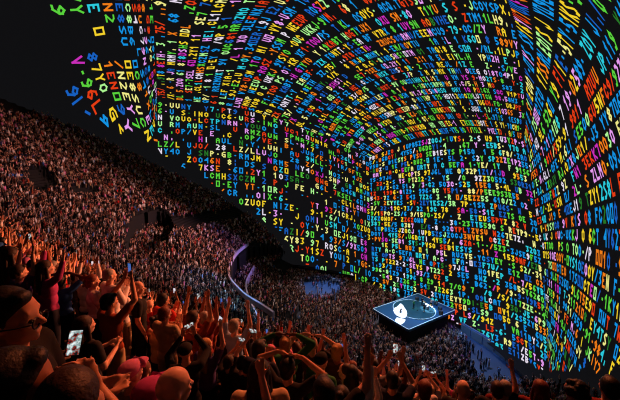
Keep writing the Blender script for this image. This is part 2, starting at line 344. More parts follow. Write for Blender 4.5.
def ribbon(path, h, t, closed=False):
    """an upright wall of thickness t along a 3D path, its foot at the path"""
    bm = bmesh.new(); n = len(path); P = [Vector(p) for p in path]; rings = []
    for i, p in enumerate(P):
        d = P[min(i+1, n-1)]-P[max(i-1, 0)]; d.z = 0; d.normalize(); s = Vector((-d.y, d.x, 0))*t/2
        rings.append([bm.verts.new(p-s), bm.verts.new(p+s), bm.verts.new(p+s+Vector((0, 0, h))), bm.verts.new(p-s+Vector((0, 0, h)))])
    for A, B in zip(rings, rings[1:]):
        for k in range(4): bm.faces.new((A[k], B[k], B[(k+1) % 4], A[(k+1) % 4]))
    bm.faces.new(rings[0][::-1]); bm.faces.new(rings[-1])
    bmesh.ops.recalc_face_normals(bm, faces=bm.faces)
    return bm
def smooth_path(pts, n):
    pts = np.array(pts, float); s = np.r_[0, np.cumsum(np.linalg.norm(np.diff(pts, axis=0), axis=1))]
    return nspline(s, pts, np.linspace(0, s[-1], n))

# balcony parapet: pale curved front of the upper tier, with a handrail on it
par = [(x, y, max(8.2, z-1.2)) for x, y, z in smooth_path(RAIL_A, 48)]
P_MAT = mat('parapet_paint', (186, 180, 200), rough=.45)
balc = obj('balcony_parapet', ribbon(par, .95, .35), P_MAT)
tag(balc, 'curved pale balcony front lit violet and blue, at the edge of the dark lower tier', 'balcony wall')
bm = bmesh.new(); tube(bm, [(x, y, z+1.15) for x, y, z in par], .04, 6)
for x, y, z in par[::5]: tube(bm, [(x, y, z+.95), (x, y, z+1.15)], .025, 5)
obj('handrail', bm, mat('rail_steel', (150, 150, 160), rough=.3, metal=1), balc)
# second, lower rail along the stairs inside that tier
RAIL_B = [(x, y, stand_z(x, y)) for x, y in RAIL_IN]
low = obj('stair_parapet', ribbon(smooth_path(RAIL_B, 30), 1.9, .3), P_MAT)
tag(low, 'lower curved blue-lit stair wall inside the dark tier, beside the balcony front', 'parapet')

# low wall with wide panels between the floor and the screen, right of the stage
wall = smooth_path([(x, y, FLOOR_Z) for x, y in WALL_LINE], 25)
bw = obj('barrier_wall', ribbon(wall, 2.4, .3), mat('barrier_paint', (110, 112, 130), rough=.5))
tag(bw, 'low curved barrier wall of wide panels between the arena floor and the screen', 'barrier')
for i in range(0, 24, 4):
    a, b = Vector(wall[i]), Vector(wall[i+4]); c = (a+b)/2; d = (b-a); L = d.length; ang = math.atan2(d.y, d.x)
    bm = bmesh.new(); inw = Vector((-math.sin(ang), math.cos(ang), 0))
    if inw.dot(Vector((14, 60, 0))-Vector((c.x, c.y, 0))) < 0: inw = -inw
    box(bm, c+inw*.22+Vector((0, 0, 1.25)), (L*.9, .12, 1.7), ang)
    obj('wall_panel', bm, mat('panel_blue_grey', (84, 112, 140) if i % 8 else (120, 104, 96), rough=.45, scale=1), bw)
ap = smooth_path([(13.5, 86.5, FLOOR_Z), (4, 91.5, FLOOR_Z), (-4, 95, FLOOR_Z)], 12)
fw = obj('barrier_wall', ribbon(ap, 1.6, .3), mat('barrier_dark', (26, 28, 36), rough=.6))
tag(fw, 'dark low wall behind the blue-lit corner of the arena floor', 'barrier')

# ---------------------------------------------------------------- stage
stage = empty('stage', (STAGE.x, STAGE.y, 0), STAGE_RZ)
tag(stage, 'raised rectangular stage with a blue floor, white outline and round turntable', 'stage')
SL, SW, ST = 14.9, 9.9, 1.6
bm = bmesh.new(); box(bm, (0, 0, ST-.25), (SL, SW, .5)); bmesh.ops.bevel(bm, geom=[e for e in bm.edges if abs((e.verts[0].co-e.verts[1].co).z) > .3], offset=.3, segments=4, affect='EDGES')
obj('platform', bm, mat('stage_floor_blue', (8, 72, 112), rough=.45, vary=.35, scale=.22), stage)
bm = bmesh.new(); box(bm, (0, 0, (ST-.5+FLOOR_Z)/2), (SL-2, SW-2, ST-.5-FLOOR_Z))
obj('skirt', bm, mat('stage_black', (12, 12, 14), rough=.8), stage)
def band(pts, w, z, h=.02):
    bm = bmesh.new(); n = len(pts); r = []
    for i in range(n):
        p, a, b = Vector(pts[i]), Vector(pts[i-1]), Vector(pts[(i+1) % n]); d = (b-a).normalized(); s = Vector((-d.y, d.x))*w/2
        r.append([bm.verts.new((p.x+s.x, p.y+s.y, z+h)), bm.verts.new((p.x-s.x, p.y-s.y, z+h)), bm.verts.new((p.x-s.x, p.y-s.y, z)), bm.verts.new((p.x+s.x, p.y+s.y, z))])
    for i in range(n):
        A, B = r[i], r[(i+1) % n]
        for k in range(4): bm.faces.new((A[k], A[(k+1) % 4], B[(k+1) % 4], B[k]))
    bmesh.ops.recalc_face_normals(bm, faces=bm.faces)
    return bm
hx, hy, cr = SL/2-.1, SW/2-.1, .3
edge = []
for sx, sy, a0 in ((1, 1, 0), (-1, 1, 90), (-1, -1, 180), (1, -1, 270)):
    for k in range(6):
        a = math.radians(a0+k*18); edge.append((sx*(hx-cr)+cr*math.cos(a), sy*(hy-cr)+cr*math.sin(a)))
LINE = mat('stage_line_light', (170, 210, 235), emit=.5)
obj('edge_light', band(edge, .11, ST+.005), LINE, stage)
TR = 4.35
circ = [(TR*math.cos(2*PI*k/64), TR*math.sin(2*PI*k/64)) for k in range(64)]
bm = bmesh.new(); cyl(bm, (0, 0, ST+.05), TR, .1, 64)
tt = obj('turntable', bm, mat('turntable_blue', (8, 66, 84), rough=.4, vary=.4, scale=.3), stage)
obj('ring_light', band(circ, .11, ST+.105), LINE, tt)
# white head silhouette shown on the stage floor
def flat(pts, z, h=.012):
    bm = bmesh.new(); f = bm.faces.new([bm.verts.new((x, y, z)) for x, y in pts])
    r = bmesh.ops.extrude_face_region(bm, geom=[f]); bmesh.ops.translate(bm, vec=(0, 0, h), verts=[v for v in r['geom'] if isinstance(v, bmesh.types.BMVert)])
    bmesh.ops.recalc_face_normals(bm, faces=bm.faces); return bm
def w2s(px):  # points given in arena metres -> the stage's own axes
    out = []
    for x, y in px:
        v = Matrix.Rotation(-STAGE_RZ, 2) @ Vector((x-STAGE.x, y-STAGE.y)); out.append((v.x, v.y))
    return out
WHITE = mat('projected_white', (228, 238, 244), emit=.62)
obj('head_image', flat(w2s(HEAD_IMG), ST+.112), WHITE, stage)
obj('neck_image', flat(w2s(NECK_IMG), ST+.006), WHITE, stage)
obj('eye_image', flat(w2s(EYE_IMG), ST+.126), mat('image_dark', (24, 44, 58), rough=.5), stage)
# ---------------------------------------------------------------- people
def ring_capsule(bm, p0, p1, r0, r1, n=12, flat=1.0):
    p0, p1 = Vector(p0), Vector(p1); d = p1-p0; L = d.length
    d = d/L if L > 1e-6 else Vector((0, 0, 1))
    up = Vector((0, 1, 0)) if abs(d.y) < .9 else Vector((1, 0, 0))
    s = d.cross(up).normalized(); t = s.cross(d)
    prof = [(-r0*math.cos(a), r0*math.sin(a)) for a in np.linspace(.25, PI/2, 4)] + [(L+r1*math.sin(a), r1*math.cos(a)) for a in np.linspace(0, PI/2-.25, 4)]
    rings = [[bm.verts.new(p0+d*h+(s*math.cos(2*PI*k/n)+t*math.sin(2*PI*k/n)*flat)*r) for k in range(n)] for h, r in prof]
    for A, B in zip(rings, rings[1:]):
        for k in range(n): bm.faces.new((A[k], A[(k+1) % n], B[(k+1) % n], B[k]))
    bm.faces.new(rings[0][::-1]); bm.faces.new(rings[-1])
def ell(bm, c, r, rot=(0, 0, 0)):
    M = Matrix.Translation(c) @ Euler(rot).to_matrix().to_4x4() @ Matrix.Diagonal((r[0], r[1], r[2], 1))
    bmesh.ops.create_icosphere(bm, subdivisions=3, radius=1, matrix=M)
def fuse(name, bm, voxel, smooth=4, cutz=None):
    """one continuous surface from overlapping volumes"""
    bmesh.ops.recalc_face_normals(bm, faces=bm.faces)
    me = bpy.data.meshes.new(name); bm.to_mesh(me); bm.free()
    o = bpy.data.objects.new(name, me); COL.objects.link(o)
    m = o.modifiers.new('r', 'REMESH'); m.mode = 'VOXEL'; m.voxel_size = voxel; m.use_smooth_shade = True
    if smooth:
        s = o.modifiers.new('s', 'SMOOTH'); s.factor = .5; s.iterations = smooth
    dg = bpy.context.evaluated_depsgraph_get()
    me2 = bpy.data.meshes.new_from_object(o.evaluated_get(dg)); me2.name = name
    bpy.data.objects.remove(o); bpy.data.meshes.remove(me)
    me2.materials.clear()
    for p in me2.polygons: p.use_smooth = True
    return me2

# arm poses: (elbow, wrist, hand direction) of the right arm; the left one mirrors x
ARM = {
 'down': ((.245, -.02, 1.14), (.255, .07, .90), (0, .25, -1)),
 'up': ((.27, .10, 1.66), (.21, .13, 1.91), (-.1, .15, 1)),
 'wide': ((.42, .05, 1.55), (.46, .12, 1.80), (.1, .1, 1)),
 'film': ((.27, .24, 1.46), (.10, .36, 1.66), (-.35, .1, 1)),
 'film_high': ((.25, .21, 1.62), (.09, .30, 1.84), (-.35, .1, 1)),
 'clap': ((.25, .07, 1.17), (.055, .27, 1.33), (-.25, .4, 1)),
 'head': ((.40, .06, 1.62), (.16, .06, 1.76), (-1, -.1, .1)),
 'low': ((.25, .04, 1.14), (.09, .30, 1.19), (-.5, .7, .3)),
 'mid': ((.25, .09, 1.17), (.075, .37, 1.40), (-.35, .4, .9)),
 'point': ((.25, .20, 1.60), (.24, .34, 1.82), (0, .3, 1)),
}
POSES = {'down': ('down', 'down'), 'both_up': ('up', 'up'), 'right_up': ('up', 'down'), 'left_up': ('down', 'wide'), 'film': ('film', 'film'),
         'film_high': ('film_high', 'film_high'), 'clap': ('clap', 'clap'), 'head': ('head', 'head'), 'low': ('low', 'low'), 'point': ('point', 'low'), 'wide': ('wide', 'wide'), 'text': ('mid', 'mid')}
def mx(p, s): return (p[0]*s, p[1], p[2])
def hand(bm, w, d, s, point=False):
    w = Vector(w); d = Vector(d).normalized(); side = Vector((s, 0, 0)); side = (side-d*side.dot(d)).normalized(); nrm = d.cross(side)
    palm = w+d*.05
    ring_capsule(bm, w, w+d*.085, .027, .034, 10, .55)
    for k, (off, L) in enumerate(((-.029, .066), (-.010, .078), (.010, .074), (.028, .058))):
        a = w+d*.085+side*off; fan = side*off*.55; bent = .35
        if point and k > 1: L *= .5
        b = a+(d+fan*6).normalized()*L*.55; c = b+(d+fan*4+nrm*bent).normalized()*L*.5
        ring_capsule(bm, a, b, .0095, .009, 8); ring_capsule(bm, b, c, .009, .0075, 8)
    a = w+d*.03-side*.026; b = a+(d*.6-side*.8).normalized()*.045; c = b+(d*.95-side*.25).normalized()*.032
    ring_capsule(bm, a, b, .012, .010, 8); ring_capsule(bm, b, c, .010, .008, 8)
SHO = (.185, 0, 1.415)
def make_body(pose, voxel):
    bm = bmesh.new()
    ell(bm, (0, 0, .95), (.155, .11, .13)); ell(bm, (0, .005, 1.12), (.135, .10, .16)); ell(bm, (0, .005, 1.29), (.165, .115, .17))
    ring_capsule(bm, (-.15, -.01, 1.405), (.15, -.01, 1.405), .065, .065)
    ring_capsule(bm, (0, -.012, 1.40), (0, .012, 1.55), .062, .052)
    ell(bm, (0, .008, 1.645), (.077, .097, .098)); ell(bm, (0, .04, 1.575), (.060, .066, .070)); ring_capsule(bm, (0, .075, 1.535), (0, .085, 1.53), .026, .02)
    ring_capsule(bm, (0, .098, 1.625), (0, .120, 1.592), .010, .016, 8)                       # nose
    ring_capsule(bm, (-.04, .082, 1.648), (.04, .082, 1.648), .017, .017, 8)                  # brow
    ring_capsule(bm, (-.020, .098, 1.556), (.020, .098, 1.556), .010, .010, 8)                # lips
    for s in (-1, 1):
        ell(bm, (s*.078, -.005, 1.607), (.012, .024, .034), (0, 0, -s*.35))
        ell(bm, (s*.036, .075, 1.60), (.026, .026, .022))
        arm = ARM[POSES[pose][0 if s > 0 else 1]]
        ring_capsule(bm, mx(SHO, s), mx(arm[0], s), .054, .042); ring_capsule(bm, mx(arm[0], s), mx(arm[1], s), .041, .027)
        hand(bm, mx(arm[1], s), mx(arm[2], s), s, pose == 'point')
        ring_capsule(bm, (s*.088, 0, .90), (s*.098, .02, .50), .088, .058); ring_capsule(bm, (s*.098, .02, .50), (s*.10, -.02, .09), .056, .038)
        ring_capsule(bm, (s*.10, -.03, .055), (s*.115, .15, .04), .045, .036)
    return fuse('body', bm, voxel)
def make_shirt(pose, long_, voxel=.017, tank=False):
    bm = bmesh.new()
    ell(bm, (0, 0, .94), (.172, .126, .13)); ell(bm, (0, .005, 1.10), (.155, .118, .17)); ell(bm, (0, .005, 1.28), (.183, .132, .175))
    ring_capsule(bm, (-.15, -.01, 1.40), (.15, -.01, 1.40), .075, .075) if not tank else ring_capsule(bm, (-.09, -.01, 1.40), (.09, -.01, 1.40), .070, .070)
    for s in (-1, 1):
        if tank: continue
        arm = ARM[POSES[pose][0 if s > 0 else 1]]; S = Vector(mx(SHO, s)); E = Vector(mx(arm[0], s)); W = Vector(mx(arm[1], s))
        if long_: ring_capsule(bm, S, E, .067, .056); ring_capsule(bm, E, E+(W-E)*.95, .055, .038)
        else: ring_capsule(bm, S, S+(E-S)*.62, .068, .062)
    return fuse('shirt', bm, voxel, 3)
def make_trousers():
    bm = bmesh.new(); ell(bm, (0, 0, .92), (.168, .124, .12))
    for s in (-1, 1):
        ring_capsule(bm, (s*.088, 0, .90), (s*.098, .02, .50), .100, .072); ring_capsule(bm, (s*.098, .02, .50), (s*.10, -.02, .12), .070, .062)
    return fuse('trousers', bm, .02, 3)
def make_hair(kind):
    bm = bmesh.new()
    if kind == 'cropped':
        ell(bm, (0, -.010, 1.664), (.0815, .095, .088)); ell(bm, (0, -.045, 1.61), (.068, .058, .07))
    elif kind == 'short':
        ell(bm, (0, -.014, 1.672), (.089, .104, .094)); ell(bm, (0, -.05, 1.61), (.076, .064, .082))
        for s in (-1, 1): ell(bm, (s*.066, -.01, 1.635), (.022, .045, .05))
        ell(bm, (.02, .062, 1.715), (.05, .035, .03))
    elif kind in ('long', 'bun'):
        ell(bm, (0, -.016, 1.672), (.092, .106, .096)); ell(bm, (0, -.055, 1.60), (.082, .064, .09))
        if kind == 'long':
            for s in (-1, 1): ring_capsule(bm, (s*.075, -.005, 1.64), (s*.088, .0, 1.40), .026, .03)
            ring_capsule(bm, (0, -.075, 1.60), (0, -.105, 1.30), .075, .06, 12, .6)
            for s in (-.05, .05): ring_capsule(bm, (s, -.08, 1.55), (s*1.3, -.11, 1.26), .05, .04, 10, .6)
        else:
            ell(bm, (0, -.10, 1.74), (.045, .045, .042))
    elif kind == 'curly':
        r = random.Random(4)
        ell(bm, (0, -.03, 1.66), (.105, .11, .105))
        for _ in range(46):
            a, e = r.uniform(0, 2*PI), r.uniform(-.5, 1.5); v = Vector((math.cos(a)*math.cos(e), math.sin(a)*math.cos(e), math.sin(e)))
            if v.y > .55 and v.z < .4: continue
            ell(bm, Vector((0, -.03, 1.66))+v*.105, (.035,)*3)
    return fuse('hair', bm, .0095, 1)
def make_cap():
    bm = bmesh.new(); ell(bm, (0, -.005, 1.685), (.092, .108, .080))
    ring_capsule(bm, (-.045, .10, 1.69), (.045, .10, 1.69), .05, .05, 12, .16)
    ell(bm, (0, .12, 1.688), (.075, .07, .012))
    return fuse('cap', bm, .010, 1)
def make_eye():
    bm = bmesh.new(); ell(bm, (0, 0, 0), (.0125, .009, .0095)); me = bpy.data.meshes.new('eye'); bm.to_mesh(me); bm.free(); return me
BODY = {p: make_body(p, .0095) for p in POSES}
SHIRT = {(p, l): make_shirt(p, l) for p in POSES for l in (False, True)}
TANK = make_shirt('down', False, tank=True)
TROUSERS = make_trousers(); HAIRS = {k: make_hair(k) for k in ('cropped', 'short', 'long', 'bun', 'curly')}
CAP = make_cap(); EYE = make_eye()
for me in [*BODY.values(), *SHIRT.values(), TANK, TROUSERS, *HAIRS.values(), CAP, EYE]: me.materials.append(None)

SKIN = {k: mat('skin_'+k, c, rough=.5, vary=.12, scale=25) for k, c in (('fair', (226, 176, 150)), ('tan', (204, 150, 118)), ('brown', (150, 100, 72)), ('dark', (96, 62, 46)))}
HAIRC = {k: mat('hair_'+k, c, rough=.55, vary=.4, scale=70, bump=.4) for k, c in (('black', (16, 13, 12)), ('brown', (48, 32, 24)), ('grey', (150, 146, 142)), ('blond', (176, 136, 84)), ('auburn', (110, 50, 30)))}
CLOTH = {k: mat('cloth_'+k.replace(' ', '_'), c, rough=.9, vary=.15, scale=18, bump=.25) for k, c in (
    ('black', (14, 13, 15)), ('charcoal', (36, 35, 38)), ('navy', (20, 26, 52)), ('dark red', (120, 24, 22)), ('red', (190, 34, 28)), ('white', (222, 214, 210)), ('pink', (214, 120, 170)),
    ('grey', (118, 114, 116)), ('blue', (40, 92, 170)), ('purple', (96, 74, 140)), ('beige', (190, 164, 128)), ('olive', (74, 76, 44)), ('rust', (150, 66, 32)), ('pale blue', (136, 168, 206)), ('brown', (74, 48, 34)), ('magenta', (176, 60, 130)), ('green', (40, 110, 60)))}
DENIM = [mat('trousers_dark_blue', (26, 32, 50), rough=.9), mat('trousers_black', (14, 14, 16), rough=.9), mat('trousers_beige', (170, 146, 112), rough=.9)]
EYE_M = mat('eye_dark', (20, 14, 12), rough=.2)

def put(name, me, m, parent):
    o = bpy.data.objects.new(name, me); COL.objects.link(o)
    if parent is not None: o.parent = parent
    o.material_slots[0].link = 'OBJECT'; o.material_slots[0].material = m
    return o
PHONES = []
def person(x, y, z, face, pose, skin, hair, hairc, shirt, sleeve='short', trouser=0, s=1.0, cap=None, tilt=0.0, eyes=False):
    b = put('person', BODY[pose], SKIN[skin], None)
    b.location = (x, y, z); b.rotation_euler = (tilt, 0, face); b.scale = (s*1.0, s, s)
    put('shirt', TANK if sleeve == 'tank' else SHIRT[(pose, sleeve == 'long')], CLOTH[shirt], b)
    put('trousers', TROUSERS, DENIM[trouser], b)
    if hair and not cap: put('hair', HAIRS[hair], HAIRC[hairc], b)
    if cap: put('cap', CAP, CLOTH[cap], b)
    if cap and hair == 'long': put('hair', HAIRS['long'], HAIRC[hairc], b)
    if eyes:
        for sx in (-1, 1):
            e = put('eye', EYE, EYE_M, b); e.location = (sx*.034, .0935, 1.612)
    return b
def to_stage(x, y): return math.atan2(-(STAGE.x-x), STAGE.y-y)

# phones: a slab with a lit screen on the side facing its owner
def phone_mesh():
    bm = bmesh.new(); box(bm, (0, 0, 0), (.074, .009, .152)); bmesh.ops.bevel(bm, geom=bm.edges[:], offset=.003, segments=2, affect='EDGES')
    me = bpy.data.meshes.new('phone'); bm.to_mesh(me); bm.free(); me.materials.append(mat('phone_black', (12, 12, 14), rough=.3)); return me
def phone_screen_mat():
    m = bpy.data.materials.new('phone_screen'); m.use_nodes = True; nt = m.node_tree; nt.nodes.clear()
    o = nt.nodes.new('ShaderNodeOutputMaterial'); e = nt.nodes.new('ShaderNodeEmission'); tc = nt.nodes.new('ShaderNodeTexCoord'); nz = nt.nodes.new('ShaderNodeTexNoise'); cr = nt.nodes.new('ShaderNodeValToRGB')
    nz.inputs['Scale'].default_value = 32; nz.inputs['Detail'].default_value = 3
    els = cr.color_ramp.elements; els[0].position = .38; els[0].color = srgb(20, 24, 26); els[1].position = .62; els[1].color = srgb(232, 240, 240)
    a = els.new(.5); a.color = srgb(110, 140, 140); b = els.new(.44); b.color = srgb(150, 40, 30)
    nt.links.new(tc.outputs['Object'], nz.inputs['Vector']); nt.links.new(nz.outputs['Fac'], cr.inputs['Fac']); nt.links.new(cr.outputs['Color'], e.inputs['Color']); nt.links.new(e.outputs[0], o.inputs['Surface'])
    return m
PH = phone_mesh()
bm = bmesh.new(); box(bm, (0, -.0052, 0), (.066, .0014, .140)); SCR = bpy.data.meshes.new('phone_screen'); bm.to_mesh(SCR); bm.free(); SCR.materials.append(phone_screen_mat())
SCRW = SCR.copy(); SCRW.materials.clear(); SCRW.materials.append(mat('phone_screen_white', (226, 226, 236), emit=.9))
SCRB = SCR.copy(); SCRB.materials.clear(); SCRB.materials.append(mat('phone_screen_blue', (70, 110, 190), emit=.8))
def phone(holder, local, label, roll=0.0, pitch=0.0, yaw=0.0, screen_me=None, big=1.0):
    bpy.context.view_layer.update()
    M = Matrix.LocRotScale(holder.location, holder.rotation_euler, holder.scale)
    o = bpy.data.objects.new('phone', PH); COL.objects.link(o)
    o.matrix_world = M @ Matrix.Translation(local) @ Euler((pitch, roll, yaw)).to_matrix().to_4x4() @ Matrix.Scale(big, 4)
    c = bpy.data.objects.new('phone_screen', screen_me or SCR); COL.objects.link(c); c.parent = o
    tag(o, label, 'phone', 'phones held up in the crowd'); PHONES.append(o)
    return o
# ---------------------------------------------------------------- people picked out one by one in the nearest rows
# name: (x, y, tread height, size), heading (degrees, 0 = +y, None = towards the stage), pose, skin, hair, hair colour, top, sleeve, trousers, cap, label
HERO = [
 ((-1.26, 1.18, 30.75, 0.990), -72, 'low', 'tan', 'short', 'black', 'black', 'short', 1, None, 'person with glasses and short black hair seen in dark profile, wearing a black t-shirt', True),
 ((-0.88, 0.80, 30.75, 0.976), -40, 'down', 'brown', 'short', 'black', 'black', 'long', 1, None, 'dark-haired person in a black long-sleeved top, cut off by the lower left corner', False),
 ((-0.70, 0.79, 30.75, 0.953), 37, 'text', 'tan', 'cropped', 'brown', 'black', 'short', 1, None, 'person with cropped brown hair and black t-shirt, largest head at the bottom edge', False),
 ((-2.48, 3.10, 29.75, 0.906), None, 'low', 'fair', 'long', 'brown', 'charcoal', 'short', 1, None, 'person with long straight brown hair in a charcoal t-shirt behind the bright phone', False),
 ((-2.98, 4.23, 29.25, 1.047), None, 'film_high', 'tan', 'short', 'black', 'rust', 'short', 2, None, 'person in a rust t-shirt and beige trousers holding a phone high with both arms', False),
 ((-1.62, 2.69, 29.75, 0.772), 10, 'down', 'fair', 'cropped', 'auburn', 'grey', 'short', 0, None, 'short person with cropped auburn hair and grey t-shirt beside the bald man', False),
 ((-1.06, 1.63, 30.25, 0.930), None, 'down', 'fair', 'cropped', 'brown', 'grey', 'long', 0, 'pink', 'short person in a pink cap and grey top next to the auburn head', False),
 ((-0.93, 1.58, 30.25, 0.863), None, 'down', 'fair', 'cropped', 'brown', 'magenta', 'short', 0, 'magenta', 'short person in a magenta cap and top at the bottom edge beside the bald man', False),
 ((-0.76, 1.51, 30.25, 0.937), -42, 'low', 'fair', None, 'brown', 'charcoal', 'short', 1, None, 'bald person with an orange-lit scalp, wearing a charcoal t-shirt', True),
 ((-2.62, 4.84, 28.75, 0.953), None, 'clap', 'fair', 'bun', 'black', 'beige', 'tank', 0, None, 'person with a black hair bun in a beige tank top, bare shoulders', False),
 ((-2.75, 5.34, 28.75, 1.049), None, 'clap', 'tan', 'short', 'black', 'red', 'short', 0, None, 'person in a bright red t-shirt with short black hair', False),
 ((-1.58, 4.25, 28.75, 0.919), None, 'right_up', 'fair', 'long', 'blond', 'purple', 'short', 1, None, 'person with long blond hair raising one arm with a white-lit phone', False),
 ((-1.27, 4.72, 28.75, 0.951), None, 'both_up', 'fair', 'short', 'grey', 'pale blue', 'short', 1, None, 'person in a pale blue t-shirt with grey hair and both arms raised', False),
 ((-1.19, 4.07, 28.75, 0.836), None, 'film', 'tan', 'short', 'brown', 'black', 'short', 1, None, 'person with short brown hair filming between the bald man and the long black hair', False),
 ((-0.97, 3.96, 28.75, 0.875), None, 'film_high', 'fair', 'cropped', 'black', 'charcoal', 'short', 1, None, 'person with cropped black hair in a charcoal t-shirt filming with both arms high', False),
 ((-0.41, 2.24, 29.75, 0.954), 4, 'down', 'tan', 'long', 'black', 'beige', 'long', 0, None, 'person with long black hair in a beige jacket at the bottom centre', False),
 ((-0.24, 3.00, 29.25, 0.949), None, 'head', 'tan', 'short', 'black', 'black', 'short', 1, None, 'person in a black t-shirt holding both hands to the head', False),
 ((0.10, 2.04, 29.75, 0.949), 20, 'wide', 'fair', 'short', 'black', 'black', 'short', 1, None, 'person in a black t-shirt with bare bent arms spread wide above the head', False),
 ((0.53, 4.07, 28.25, 1.045), 60, 'clap', 'fair', 'cropped', 'brown', 'charcoal', 'short', 1, None, 'person with cropped brown hair turned sideways, clapping, behind the white-sleeved arm', True),
 ((0.57, 3.27, 28.75, 0.882), None, 'right_up', 'fair', 'short', 'blond', 'white', 'long', 0, None, 'person with short blond hair and a white long sleeve, one arm raised straight up', False),
 ((.30, 2.62, 29.25, .93), None, 'point', 'tan', 'bun', 'black', 'white', 'long', 1, None, 'person with a black bun pointing one white-sleeved arm upwards', False),
 ((0.61, 4.05, 28.25, 1.035), None, 'down', 'tan', 'long', 'black', 'black', 'short', 1, None, 'person with long black hair and black t-shirt in front of the raised white sleeve', False),
 ((-4.21, 4.60, 29.75, 0.979), -35, 'wide', 'fair', 'long', 'brown', 'magenta', 'long', 0, None, 'person in a magenta long-sleeved top with both bent arms spread wide', False),
 ((-4.60, 4.56, 29.75, 0.949), None, 'both_up', 'fair', 'short', 'brown', 'purple', 'short', 0, None, 'person in a purple t-shirt raising both arms at the left edge', False),
 ((-4.02, 5.31, 29.25, 0.978), -50, 'clap', 'fair', 'bun', 'auburn', 'white', 'short', 1, None, 'person with an auburn bun and white t-shirt, turned sideways and clapping', True),
 ((-3.68, 5.28, 29.25, 1.054), -30, 'clap', 'fair', 'cropped', 'grey', 'white', 'long', 1, None, 'grey-haired person in a white long-sleeved top, clapping', True),
 ((-2.96, 4.91, 29.25, 1.001), -60, 'down', 'fair', None, 'brown', 'black', 'short', 1, None, 'bald person in a black t-shirt with arms down, head turned to the side', True),
 ((2.07, 3.71, 28.25, 1.049), None, 'down', 'fair', None, 'brown', 'black', 'short', 1, None, 'bald person in black at the bottom edge below the barrier wall', False),
 ((2.78, 3.91, 28.25, 0.965), None, 'down', 'fair', 'cropped', 'grey', 'dark red', 'short', 1, None, 'person with cropped grey hair and a dark red t-shirt, arms down', False),
 ((2.66, 3.91, 28.25, 0.948), None, 'right_up', 'fair', 'short', 'brown', 'charcoal', 'short', 1, None, 'person in a charcoal t-shirt raising one bare arm before the blue-lit floor', False),
 ((3.17, 3.78, 28.25, 1.021), None, 'down', 'tan', 'long', 'auburn', 'dark red', 'short', 1, None, 'person with long auburn hair and a dark red t-shirt', False),
 ((3.52, 3.65, 28.25, 1.069), 10, 'low', 'brown', 'curly', 'black', 'black', 'short', 1, None, 'person with curly black hair looking down at their hands, in black', False),
 ((3.87, 3.55, 28.25, 1.148), None, 'down', 'tan', 'short', 'black', 'dark red', 'long', 1, None, 'person with short black hair and a dark red long sleeve in the lower right corner', False),
 ((1.55, 3.71, 28.25, 1.049), None, 'clap', 'fair', 'short', 'auburn', 'black', 'short', 1, None, 'person with short auburn hair clapping, in a black t-shirt', False),
 ((1.03, 3.45, 28.75, 0.957), None, 'film', 'tan', 'cropped', 'black', 'navy', 'short', 1, None, 'person with cropped black hair in a navy t-shirt holding up a phone in both hands', False),
 ((-1.53, 3.43, 29.25, 0.886), 15, 'film', 'tan', 'short', 'brown', 'black', 'long', 1, 'black', 'person in a black cap and black long sleeves holding a phone level', False),
 ((-1.94, 4.69, 28.75, 1.045), None, 'both_up', 'tan', 'short', 'brown', 'rust', 'short', 1, None, 'person in a rust t-shirt with short brown hair and both arms raised', False),
]
TAKEN = []; USED = set(); PEOPLE = []
for (pos, head, pose, skin, hair, hc, top, slv, tr, cap, label, eyes) in HERO:
    x, y, z, s = pos
    z = stand_z(x, y) if abs(stand_z(x, y)-z) < .6 else z
    hz = pos[2]+1.63*s
    face = to_stage(x, y) if head is None else math.radians(head)
    s2 = (hz-z)/1.63
    b = person(x, y, z, face, pose, skin, hair, hc, top, slv, tr, s2, cap, eyes=eyes)
    tag(b, label, 'person', 'people in the nearest rows'); TAKEN.append((x, y, .44)); PEOPLE.append((b, pose, label, label)); USED.add((top, slv, hair, hc, pose, cap))
bm = bmesh.new()
for s in (-1, 1):
    ring = [Vector((s*.036+.027*math.cos(a), .112, 1.603+.022*math.sin(a))) for a in np.linspace(0, 2*PI, 13)]; tube(bm, ring, .003, 5)
    tube(bm, [(s*.063, .11, 1.608), (s*.083, .06, 1.61), (s*.084, -.005, 1.61)], .003, 5)
tube(bm, [(-.01, .113, 1.606), (.01, .113, 1.606)], .003, 5)
obj('glasses', bm, mat('glasses_frame', (20, 18, 18), rough=.3), PEOPLE[0][0])

# the big bright phone near the lower left corner, held by the arm of the person below it
PH_L = {4: ('tall lit phone held high by the person in the rust t-shirt', (0, .34, 2.02), 0, 0, SCRB),
        11: ('white-lit phone in the raised hand of the blond person', (.18, .17, 2.05), .5, .3, SCRW),
        13: ('phone held up by the person with short brown hair filming near the bald man', (0, .40, 1.82), PI/2, 0, SCR),
        14: ('phone held above the cropped black hair of the person in charcoal', (0, .34, 2.0), PI/2, 0, SCR),
        34: ('phone held up by the person in the navy t-shirt', (0, .40, 1.82), 0, 0, SCR),
        35: ('dark phone held level by the person in a black cap', (0, .40, 1.80), PI/2, -.6, SCR)}
for i, (lab, loc, roll, pit, sm) in PH_L.items(): phone(PEOPLE[i][0], loc, lab, roll, pit, 0, sm)
phone(PEOPLE[2][0], (.0, .54, 1.56), 'tilted phone with a brightly lit picture above the largest cropped head, lower left corner', .25, -.45, 0, SCR, .72)
phone(PEOPLE[31][0], (0, .42, 1.30), 'phone glowing low in the hands of the curly-haired person', 0, -.6, 0, SCRB)

